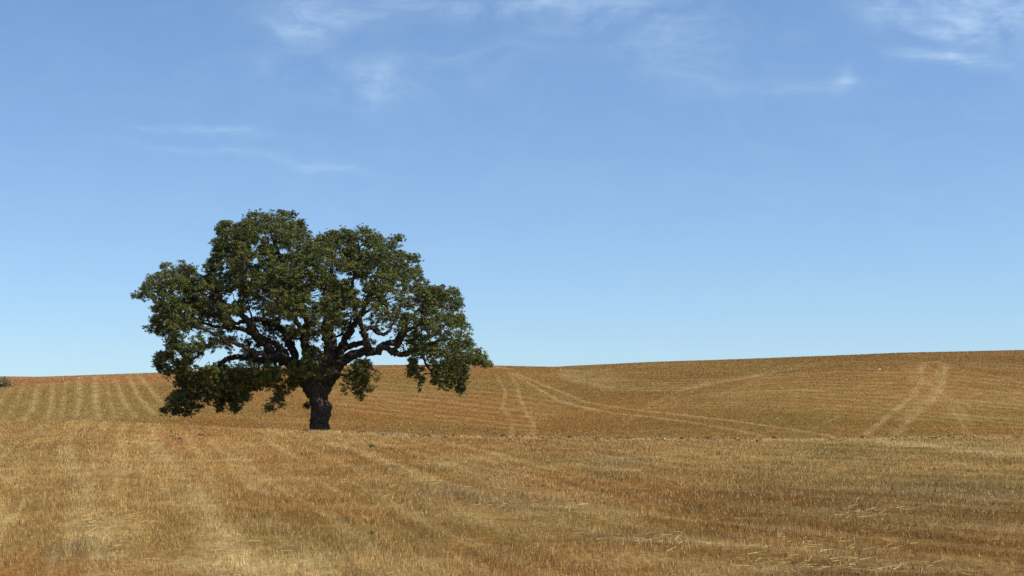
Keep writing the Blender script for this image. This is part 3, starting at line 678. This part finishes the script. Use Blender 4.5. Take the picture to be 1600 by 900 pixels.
HOLES = [(365, 503, 8, 8), (432, 543, 8, 5), (439, 566, 14, 4), (417, 366, 6, 5), (426, 370, 5, 5), (395, 384, 6, 6), (401, 408, 5, 6), (274, 458, 9, 5), (388, 434, 4, 5), (365, 460, 6, 5), (390, 489, 8, 5),
         (533, 430, 8, 7), (556, 447, 7, 11), (562, 461, 8, 5), (493, 460, 7, 10), (607, 468, 4, 7), (571, 489, 10, 8), (581, 386, 7, 4), (564, 384, 5, 4), (484, 481, 6, 6), (531, 530, 6, 13), (553, 526, 9, 11), (532, 553, 3, 8), (577, 524, 7, 11),
         (592, 531, 9, 5), (608, 525, 9, 5), (321, 562, 15, 16), (345, 552, 9, 9), (328, 592, 5, 4), (355, 470, 5, 4), (440, 395, 4, 3), (500, 505, 5, 6), (470, 505, 5, 6), (450, 505, 5, 5), (412, 520, 6, 5), (612, 553, 24, 4),
         (640, 420, 4, 4), (620, 440, 4, 3), (300, 520, 5, 5), (330, 530, 5, 6), (640, 515, 5, 4), (345, 420, 4, 4), (525, 395, 4, 3), (410, 455, 4, 4), (470, 545, 5, 8), (500, 540, 5, 8), (660, 570, 6, 6)]
WIN = [(408, 530, 42, 24), (440, 556, 24, 14), (585, 540, 46, 16), (560, 515, 26, 26), (525, 545, 16, 30), (370, 560, 30, 8), (497, 620, 30, 12), (600, 520, 30, 14), (392, 505, 14, 14)]
def inside(poly, u, r):
    P = np.array(poly); u = np.asarray(u); r = np.asarray(r); c = np.zeros(u.shape, bool); j = len(P) - 1
    for i in range(len(P)):
        (xi, yi), (xj, yj) = P[i], P[j]
        k = ((yi > r) != (yj > r)) & (u < (xj - xi) * (r - yi) / (yj - yi + 1e-12) + xi); c ^= k; j = i
    return c
def edged(poly, u, r):
    P = np.array(poly, float); Q = np.roll(P, -1, 0); best = np.full(np.shape(u), 1e9)
    for a, b in zip(P, Q):
        d = b - a; t = np.clip(((u - a[0]) * d[0] + (r - a[1]) * d[1]) / ((d ** 2).sum() + 1e-9), 0, 1)
        best = np.minimum(best, np.hypot(u - a[0] - t * d[0], r - a[1] - t * d[1]))
    return best
def in_ell(lst, u, r, grow=0.0):
    u, r = u + (fbm(u / 9, r / 9, 601, 3) - .5) * 26, r + (fbm(u / 9, r / 9, 611, 3) - .5) * 26
    m = np.zeros(np.shape(u), bool)
    for (a, b, c, d) in lst: m |= (((u - a) / (c + grow)) ** 2 + ((r - b) / (d + grow)) ** 2) < 1
    return m
g = np.random.default_rng(11)
clumps = []      # local centre, radius
def add_clumps(poly, tries, target, tmax, rmin, rmax, space, yoff=0.0, dmin=5):
    P = np.array(poly); lo_, hi_ = P.min(0), P.max(0); U_ = g.uniform(lo_[0], hi_[0], tries); R_ = g.uniform(lo_[1], hi_[1], tries)
    ok = inside(poly, U_, R_); U_, R_ = U_[ok], R_[ok]; D_ = edged(poly, U_, R_); cnt = 0
    for u, r, d in zip(U_, R_, D_):
        if cnt >= target: break
        if d < dmin: continue
        rad_ = min(rmax, max(rmin, d * PXM * .95)) * g.uniform(.8, 1.1)
        if rad_ > (d + 7) * PXM: rad_ = max(.3, (d + 7) * PXM)
        T_ = tmax * math.sqrt(1 - (1 - min(d / 130, 1)) ** 2) + .3
        s = g.choice([-1, 1], p=[.56, .44]); q = g.uniform(.62, 1.0) if g.random() < .8 else g.uniform(0, .62)
        dy = s * q * T_ + yoff
        if in_ell(WIN, np.array([u]), np.array([r]), rad_ / PXM * .55)[0] and dy < 2.0: continue
        if in_ell(HOLES, np.array([u]), np.array([r]), 2)[0]: continue
        c = L(u, r, dy)
        if any(np.linalg.norm(c - k[0]) < space * (rad_ + k[1]) for k in clumps): continue
        clumps.append((c, rad_)); cnt += 1
    return cnt
n1 = add_clumps(MAIN, 9000, 150, 6.6, .80, 1.85, .56)
n6 = add_clumps(LOWL, 2500, 46, 2.6, .4, .95, .42, -.3)
n7 = add_clumps(CORE, 3000, 70, 3.0, .8, 1.3, .40)
n2 = add_clumps(MAIN, 12000, 260, 7.0, .32, .62, .50)
n5 = add_clumps(MAIN, 16000, 380, 5.0, .18, .34, .62, 0, 2.2)
n3 = add_clumps(SUBS[0], 900, 16, .8, .4, .7, .45, -1.9)
n4 = add_clumps(SUBS[1], 400, 4, .3, .3, .4, .4, -.2)
for (u_, r_, dy_, rd_) in [(441, 632, -1.5, .35), (425, 636, -1.7, .38), (415, 640, -1.7, .22), (436, 622, -1.4, .35), (445, 608, -1.2, .4), (380, 628, -1, .45), (366, 640, -1, .28), (385, 610, -1, .5), (345, 636, 1, .30), (352, 622, 1, .4), (341, 640, 1, .2), (300, 642, 0, .5), (275, 640, .4, .5), (258, 642, .4, .3), (285, 645, -.6, .35),
        (722, 612, -1.2, .32), (716, 604, -1.2, .45), (726, 596, -1.0, .4), (705, 606, -1.6, .4), (692, 604, -1.5, .4), (680, 600, -1.2, .4), (678, 588, -1.2, .35), (657, 602, -.8, .28), (652, 584, -.6, .42), (642, 580, -.6, .35), (658, 590, -.8, .3), (646, 566, -.8, .4), (656, 610, -.8, .16),
        (745, 553, .2, .40), (752, 560, .2, .3), (763, 568, .2, .2), (740, 568, 0, .25), (768, 571, .2, .12), (757, 571, .2, .14), (212, 462, 0, .3), (222, 452, .3, .4), (232, 513, .5, .4), (244, 568, .5, .3), (246, 553, .4, .35), (262, 588, .3, .3), (567, 355, -.5, .25), (624, 372, .5, .3), (346, 350, .4, .3), (399, 334, .3, .25), (472, 347, -.3, .2), (459, 335, 0, .3), (438, 332, .3, .22), (651, 401, 0, .3), (713, 454, .4, .35)]:
    clumps.append((L(u_, r_, dy_), rd_))
print('clumps', n1, n2, n3, n4)

# branches reach out to every clump from the nearest wood
order = sorted(range(len(clumps)), key=lambda i: min(np.linalg.norm(clumps[i][0] - n[0]) for n in NODES))
Vb, Fb, Cb = [], [], []; nb = 0
def addb(P, r, seg, bump=0):
    global nb
    V, F_ = tube(P, r, seg, bump, nb % 97); Vb.append(V); Fb.append(F_ + nb); nb += len(V)
nodeP = [n[0] for n in NODES]; nodeR = [n[1] for n in NODES]
for i in order:
    c, R_ = clumps[i]
    A0 = np.array(nodeP); d = np.linalg.norm(A0 - c, axis=1) + np.where(A0[:, 2] > c[2] + 1.0, 1.2, 0)
    k = int(np.argmin(d)); p0 = nodeP[k]; r0 = min(nodeR[k] * .8, .05 + .035 * R_ + .012 * d[k])
    mid1 = p0 + (c - p0) * .35 + g.normal(0, .12, 3) * d[k] * .5 + np.array([0, 0, .10 * d[k]]); mid2 = p0 + (c - p0) * .7 + g.normal(0, .1, 3) * d[k] * .5 + np.array([0, 0, .08 * d[k]])
    P, r = cr_path([p0, mid1, mid2, c], [r0, r0 * .8, r0 * .6, r0 * .4], 4)
    addb(P, r, 6, .1)
    for q in (4, 8, 11): nodeP.append(P[q]); nodeR.append(r[q])
    for _ in range(7):
        dv = g.normal(0, 1, 3); dv /= np.linalg.norm(dv); e = c + dv * R_ * g.uniform(.6, 1.0) * np.array([1, 1, .8])
        s0 = P[-1 - int(g.integers(0, 4))]; m_ = (s0 + e) / 2 + g.normal(0, .12, 3) * R_
        addb(np.array([s0, m_, e]), [.028, .02, .009], 4)
mesh_np('branches', np.concatenate(Vb), np.concatenate(Fb), M_BARK, smooth=True, parent=tree)

# leaves: each clump carries leafy tufts on its outside, each tuft a dome of leaves
SP, SR, ST_, SO = [], [], [], []
for c, R_ in clumps:
    n = int(34 * R_ ** 1.9) + 4
    v = g.normal(0, 1, (n, 3)); v /= np.linalg.norm(v, axis=1)[:, None]
    flip = (v[:, 2] < -.1) & (g.random(n) < .62); v[flip, 2] *= -1
    rr_ = R_ * (.55 + .5 * g.random(n) ** .7) * (1 + .15 * g.normal(0, 1, n)) * (.8 + .4 * vnoise(v[:, 0] * 2.2 + c[0], v[:, 1] * 2.2 + v[:, 2] * 2.2 + c[2], 5))
    SP.append(c + v * rr_[:, None] * np.array([1, 1, .8])); SO.append(v); SR.append(g.uniform(.10, .26, n))
    ST_.append((g.random() + g.normal(0, .22, n)) % 1)
    m = int(n * .8) + 10; v = g.normal(0, 1, (m, 3)); v /= np.linalg.norm(v, axis=1)[:, None]     # small stray sprigs
    SP.append(c + v * (R_ * g.uniform(.8, 1.3, m))[:, None] * np.array([1, 1, .85])); SO.append(v); SR.append(g.uniform(.07, .14, m)); ST_.append(np.full(m, g.random()))
SP = np.concatenate(SP); SR = np.concatenate(SR); ST_ = np.concatenate(ST_); SO = np.concatenate(SO)
wp = SP + ORG; u, r = proj(wp[:, 0], wp[:, 1], wp[:, 2])
ins = inside(MAIN, u, r) & ((edged(MAIN, u, r) > SR * 10) | (SR < .16)) | ((edged(MAIN, u, r) < 4.5) & (SR < .12))
for s in SUBS: ins |= inside(s, u, r) | (edged(s, u, r) < 2)
gap = vnoise(SP[:, 0] / .75 + SP[:, 1] * .5, SP[:, 2] / .62 + SP[:, 1] * .35, 701) * .65 + vnoise(SP[:, 0] / .33 - SP[:, 1] * .9, SP[:, 2] / .30 + SP[:, 1] * .7, 711) * .35
keep = ins & (gap > .37) & ~in_ell(HOLES, u, r, 1.5) & ~(in_ell(WIN, u, r, -2) & (SP[:, 1] < 1.6) & (g.random(len(u)) < .93))
SP, SR, ST_, SO = SP[keep], SR[keep], ST_[keep], SO[keep]
cnt = np.maximum(8, (LEAF_N * (SR / .28) ** 2).astype(int))
idx = np.repeat(np.arange(len(SP)), cnt); nl = len(idx)
v = g.normal(0, 1, (nl, 3)) + np.array([0, 0, .55]) + SO[idx] * .5; v /= np.linalg.norm(v, axis=1)[:, None]
C0 = SP[idx] + v * (SR[idx] * g.random(nl) ** .4 * (1 + .28 * g.normal(0, 1, nl)))[:, None] * np.array([1, 1, .75])
nrm = v * .9 + np.array([0, 0, .15]) + g.normal(0, .45, C0.shape); nrm /= np.linalg.norm(nrm, axis=1)[:, None]
ax = np.cross(nrm, g.normal(0, 1, C0.shape)); ax /= np.linalg.norm(ax, axis=1)[:, None]; bx = np.cross(nrm, ax)
ll = g.uniform(.030, .056, (nl, 1)); lw = ll * g.uniform(.55, .75, (nl, 1))
Vl = np.stack([C0 - ax * ll, C0 - bx * lw, C0 + ax * ll, C0 + bx * lw], 1).reshape(-1, 3)
ta = np.array([.080, .098, .022]); tb_ = np.array([.165, .162, .034]); tc_ = np.array([.064, .086, .034]); td = np.array([.16, .125, .035])
k = ST_[idx][:, None]; q = g.random((nl, 1))
cl0 = np.where(k < .4, ta, np.where(k < .7, tb_ * .85, tc_)); cl0 = cl0 + (tb_ - cl0) * (q > .82); cl0 = cl0 + (td - cl0) * (q < .04)
cl0 = cl0 * g.uniform(.7, 1.35, (nl, 1))
mesh_np('foliage', Vl, np.arange(len(Vl)).reshape(-1, 4), M_LEAF, np.repeat(cl0, 4, 0), parent=tree)
print('tufts', len(SP))
print('leaves', len(C0), 'blades', len(Vs) // 3)
